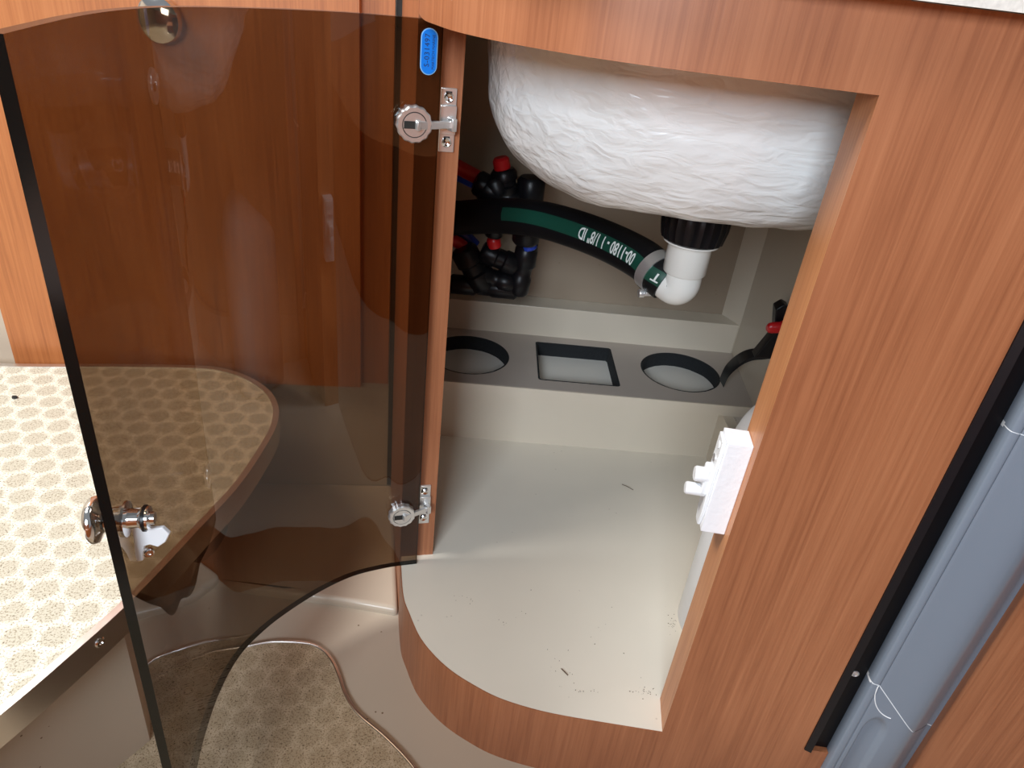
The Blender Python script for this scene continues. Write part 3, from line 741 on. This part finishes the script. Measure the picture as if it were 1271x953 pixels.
for zz_, rr_, ll in ((.0370, .0048, .0095), (.0255, .0040, .0125)):
    bm = bmesh.new(); lathe(bm, lp - U3*.002 + ZZ*(zc+zz_), -U3 + ZZ*.0, [(rr_*.9, 0), (rr_, .001), (rr_, ll-.001), (rr_*.85, ll), (0, ll)], 24)
    obj('roller', bm, M['white'], t, 40)
bm = bmesh.new(); lathe(bm, lp - U3*.0022 + ZZ*(zc+.0500), -U3, [(.0028, 0), (.0028, .0008), (.0018, .0012), (.0009, .0004), (0, .0003)], 18); obj('screw', bm, M['zinc'], t, 30)
bm = bmesh.new(); lathe(bm, lp - U3*.0022 + ZZ*(zc+.0600), -U3, [(.0024, 0), (.0024, .0006), (0, .0006)], 18); obj('screw_cap', bm, M['white'], t, 30)
rel(t)

# ------------------------------------------------------------------ white canister behind the stile
ctr = Vector((.2405, .4300, 0)); rr_ = .0445
bm = bmesh.new(); pr_ = [(.040, .0003), (rr_, .006), (rr_, .185)]
for k in range(1, 10):
    a = math.pi/2*k/9; pr_.append((rr_*math.cos(a) if k < 9 else 0, .185+.052*math.sin(a)))
lathe(bm, (ctr.x, ctr.y, 0), (0, 0, 1), pr_, 48)
tag(obj('canister', bm, M['white'], None, 50), 'smooth white round-topped canister standing behind the right edge of the opening', 'canister')

# ------------------------------------------------------------------ black hand pump with red lever
t = thing('hand_pump', 'black plastic hand pump with red lever standing on the cup shelf', 'pump', (.30, .70, .08))
y_ = .665
A = [on_y(a, b, y_-o_) for a, b, o_ in ((898, 481, -.040), (905, 467, -.036), (918, 455, -.028), (932, 448, -.020), (948, 446, -.012), (960, 445, -.006), (976, 445, 0))]
Ac = catmull(A, 5)
for p in Ac: p.z = max(p.z, .0815)
bm = bmesh.new(); rows = []
for i, p in enumerate(Ac):
    wv = .010; rows.append([bm.verts.new(p + Vector((0, 0, 0))), bm.verts.new(p + Vector((0, 0, .0045))), bm.verts.new(p + Vector((0, .018, .0045))), bm.verts.new(p + Vector((0, .018, 0)))])
for a, b in zip(rows, rows[1:]):
    for k in range(4): bm.faces.new((a[k], b[k], b[(k+1) % 4], a[(k+1) % 4]))
bm.faces.new(rows[0]); bm.faces.new(list(reversed(rows[-1])))
obj('base_bracket', bm, M['black'], t, 40)
bm = bmesh.new(); pts = [on_y(a, b, y_) for a, b in ((936, 444), (961, 414), (963, 384), (973, 378), (980, 382), (981, 405), (981, 446))]
a_ = [bm.verts.new(p) for p in pts]; b_ = [bm.verts.new(p + Vector((.002, .016, 0))) for p in pts]
bm.faces.new(a_); bm.faces.new(list(reversed(b_)))
for i in range(len(a_)): j = (i+1) % len(a_); bm.faces.new((a_[i], b_[i], b_[j], a_[j]))
o = obj('pump_body', bm, M['black'], t); bevel(o, .0012)
p = on_y(953, 407, y_-.006)
bm = bmesh.new(); lathe(bm, p, (1, .1, .12), [(.0030, -.001), (.0052, .001), (.0060, .005), (.0060, .012), (.0075, .016), (.0075, .022), (0, .022)], 20)
for v in bm.verts: v.co.y = p.y + (v.co.y-p.y)*.8
obj('lever', bm, M['red'], t, 40)
rel(t)

# ------------------------------------------------------------------ grey appliance edge at the right
t = thing('refrigerator', 'grey plastic fridge door edge in a black frame, right side', 'refrigerator', (.33, .31, .0))
def P3(s, d, z): q = fp(s, d); return Vector((q.x, q.y, z))
bm = bmesh.new()   # black frame: sloping outer lip + recessed channel
pf = [(.1015, .004), (.1015, -.0010), (.1058, -.0026), (.1072, .0040), (.1188, .0042), (.1188, .028), (.1015, .028)]
prism(bm, [tuple(fp(s, d)) for s, d in pf], .0095, Z_EYE-.0006)
fr_o = obj('frame', bm, [M['black'], M['blackdeep']], t, 30)
for f in fr_o.data.polygons:
    if (Vector((f.center.x, f.center.y))-c0).dot(U) > .106: f.material_index = 1
p = P3(.1118, .0040, .0905)
bm = bmesh.new(); lathe(bm, p + V3*.0004, -V3, [(.0026, 0), (.0026, .0008), (.0018, .0012), (.0008, .0005), (0, .0004)], 18); obj('screw', bm, M['zinc'], fr_o, 30)
# grey moulding: profile bulging forward, then turning away to the right
def gprof(seg='full'):
    return [(.1200, .030), (.1190, .002), (.1194, -.0030), (.1205, -.0046), (.1238, -.0052), (.1246, -.0044), (.1254, -.0052), (.1330, -.0066), (.1460, -.0090),
            (.1520, -.0095), (.1560, -.0090), (.1600, -.0072), (.1650, -.0030), (.1720, .0030), (.1790, .0095), (.1860, .0130), (.187, .030)]
def gz(s, kind):   # slanted seams
    if kind == 'low': return .0935 - max(0, s-.1238)*1.05 if s < .158 else .0576 - (s-.158)*.55
    return .2960 - (s-.12)*.10
def gpart(name, zf0, zf1, m='grey', sc=1.0):
    bm = bmesh.new(); pr = catmull([(a, b, 0) for a, b in gprof()], 3); lo = []; hi = []
    for v in pr:
        d = v.y if sc == 1 else v.y + sc
        q = fp(v.x, d); lo.append(bm.verts.new((q.x, q.y, zf0(v.x)))); hi.append(bm.verts.new((q.x, q.y, zf1(v.x))))
    n = len(pr)
    for i in range(n): j = (i+1) % n; bm.faces.new((lo[i], lo[j], hi[j], hi[i]))
    bm.faces.new(hi); bm.faces.new(list(reversed(lo)))
    return obj(name, bm, M[m], t, 35)
sl = gpart('handle_strip', lambda s: gz(s, 'low')+.00045, lambda s: gz(s, 'up')-.0003)
gpart('upper_cover', lambda s: gz(s, 'up')+.0003, lambda s: Z_EYE-.0006)
gpart('seam_line', lambda s: gz(s, 'low')-.0016, lambda s: gz(s, 'low')+.0016, 'white', .0004)
gpart('seam_line', lambda s: gz(s, 'up')-.0016, lambda s: gz(s, 'up')+.0016, 'white', .0004)
def gd(x, g=None):
    g = g or [(p.x, p.y) for p in catmull([(a, b, 0) for a, b in gprof()[1:]], 3)]
    for (a, b), (c, d) in zip(g, g[1:]):
        if a <= x <= c: return b + (d-b)*(x-a)/max(c-a, 1e-6)
    return 0
# lower cover with the rounded thumb recess sunk into it
G_ = [(p.x, p.y) for p in catmull([(a, b, 0) for a, b in gprof()[1:]], 3)]
SS = sorted(set([.1190, .1192, .1196, .1200, .1206, .1214, .1222, .1230, .1238, .1242, .1246, .1250, .1254] + [.1254+.0006*k for k in range(1, 36)] + [.1475+.0015*k for k in range(26)] + [.1868]))
def capsule(x, z):   # depth inside the outline, metres
    r_, cx_, tz = .0080, .1352, .0650
    cz_ = min(z, tz-r_*2.2); dz = max(0, z-(tz-r_*2.2))/2.2
    return r_ - math.hypot(x-cx_, dz)
bm = bmesh.new(); rows = []
NZ = 90
for x in SS:
    zt_ = gz(x, 'low')-.00045; col = []
    for k in range(NZ+1):
        z = zt_ - (zt_+.20)*(k/NZ)**1.6; d = gd(x, G_); u = max(0, min(1, capsule(x, z)/.0034)); u = u*u*(3-2*u)
        col.append(bm.verts.new(P3(x, d + .0042*u*(1 - .35*(x-.1272)/.016), z)))
    rows.append(col)
for A, B in zip(rows, rows[1:]):
    for k in range(NZ): bm.faces.new((A[k], B[k], B[k+1], A[k+1]))
for c_, x in ((rows[0], .1200), (rows[-1], .187)):   # returns to the back
    e = [bm.verts.new(P3(x, .030, v.co.z)) for v in c_]
    for k in range(NZ): bm.faces.new((c_[k], c_[k+1], e[k+1], e[k]))
lc = obj('lower_cover', bm, M['grey'], t, 35)
# arc of the end cap below the low seam
pts = []
for k in range(17):
    a = math.pi*(1.0 + .50*k/16); s_ = .1400+.0165*math.cos(a); pts.append(P3(s_, gd(s_)-.0001, .0930 + .0260*math.sin(a)))
bm = bmesh.new(); tube(bm, pts, .00035, 6); o = obj('cap_seam', bm, M['white'], lc)
rel(t)
# wood wall to the right of the fridge
bm = bmesh.new(); prism(bm, [tuple(fp(.1835, .004)), tuple(fp(.60, -.004)), tuple(fp(.60, .03)), tuple(fp(.1835, .03))], -.07, Z_EYE-.0004)
o = tag(obj('wall_right', bm, M['wood']), kind='structure'); bevel(o, .002)

# ------------------------------------------------------------------ dust and crumbs on the cabinet floor
bm = bmesh.new()
def crumb(bm, p, r):
    vs = bmesh.ops.create_icosphere(bm, subdivisions=1, radius=r)['verts']; sx, sy = random.uniform(.6, 1.8), random.uniform(.5, 1.2); a = random.uniform(0, 3.1)
    for v in vs:
        x, y = v.co.x*sx, v.co.y*sy; v.co = Vector((x*math.cos(a)-y*math.sin(a), x*math.sin(a)+y*math.cos(a), v.co.z*.4)) + p
for cxp, cyp, sx_, sy_, n_ in ((580, 742, 12, 5, 10), (690, 828, 16, 14, 10), (800, 858, 16, 6, 22), (834, 775, 5, 12, 24), (720, 858, 34, 5, 14), (640, 760, 60, 30, 8), (760, 800, 50, 40, 8)):
    for k in range(n_):
        crumb(bm, on_z(cxp+random.gauss(0, sx_*.6), cyp+random.gauss(0, sy_*.6), .0003), random.uniform(.0002, .00045))
tag(obj('crumbs', bm, M['dirt']), 'scattered fine brown crumbs on the white cabinet floor', 'crumbs', kind='stuff')
bm = bmesh.new()
tube(bm, catmull([on_z(697, 830, .0006), on_z(701, 834, .0012), on_z(705, 838, .0005)], 4), .0004, 6)
tag(obj('wood_splinter', bm, M['dirt']), 'tiny dark brown splinter on the white cabinet floor near the front', 'splinter')
bm = bmesh.new(); tube(bm, catmull([on_z(772, 601, .0005), on_z(779, 604, .0012), on_z(786, 608, .0005)], 4), .0003, 6)
tag(obj('hair', bm, M['dirt']), 'short thin hair on the cabinet floor below the cup shelf', 'hair')
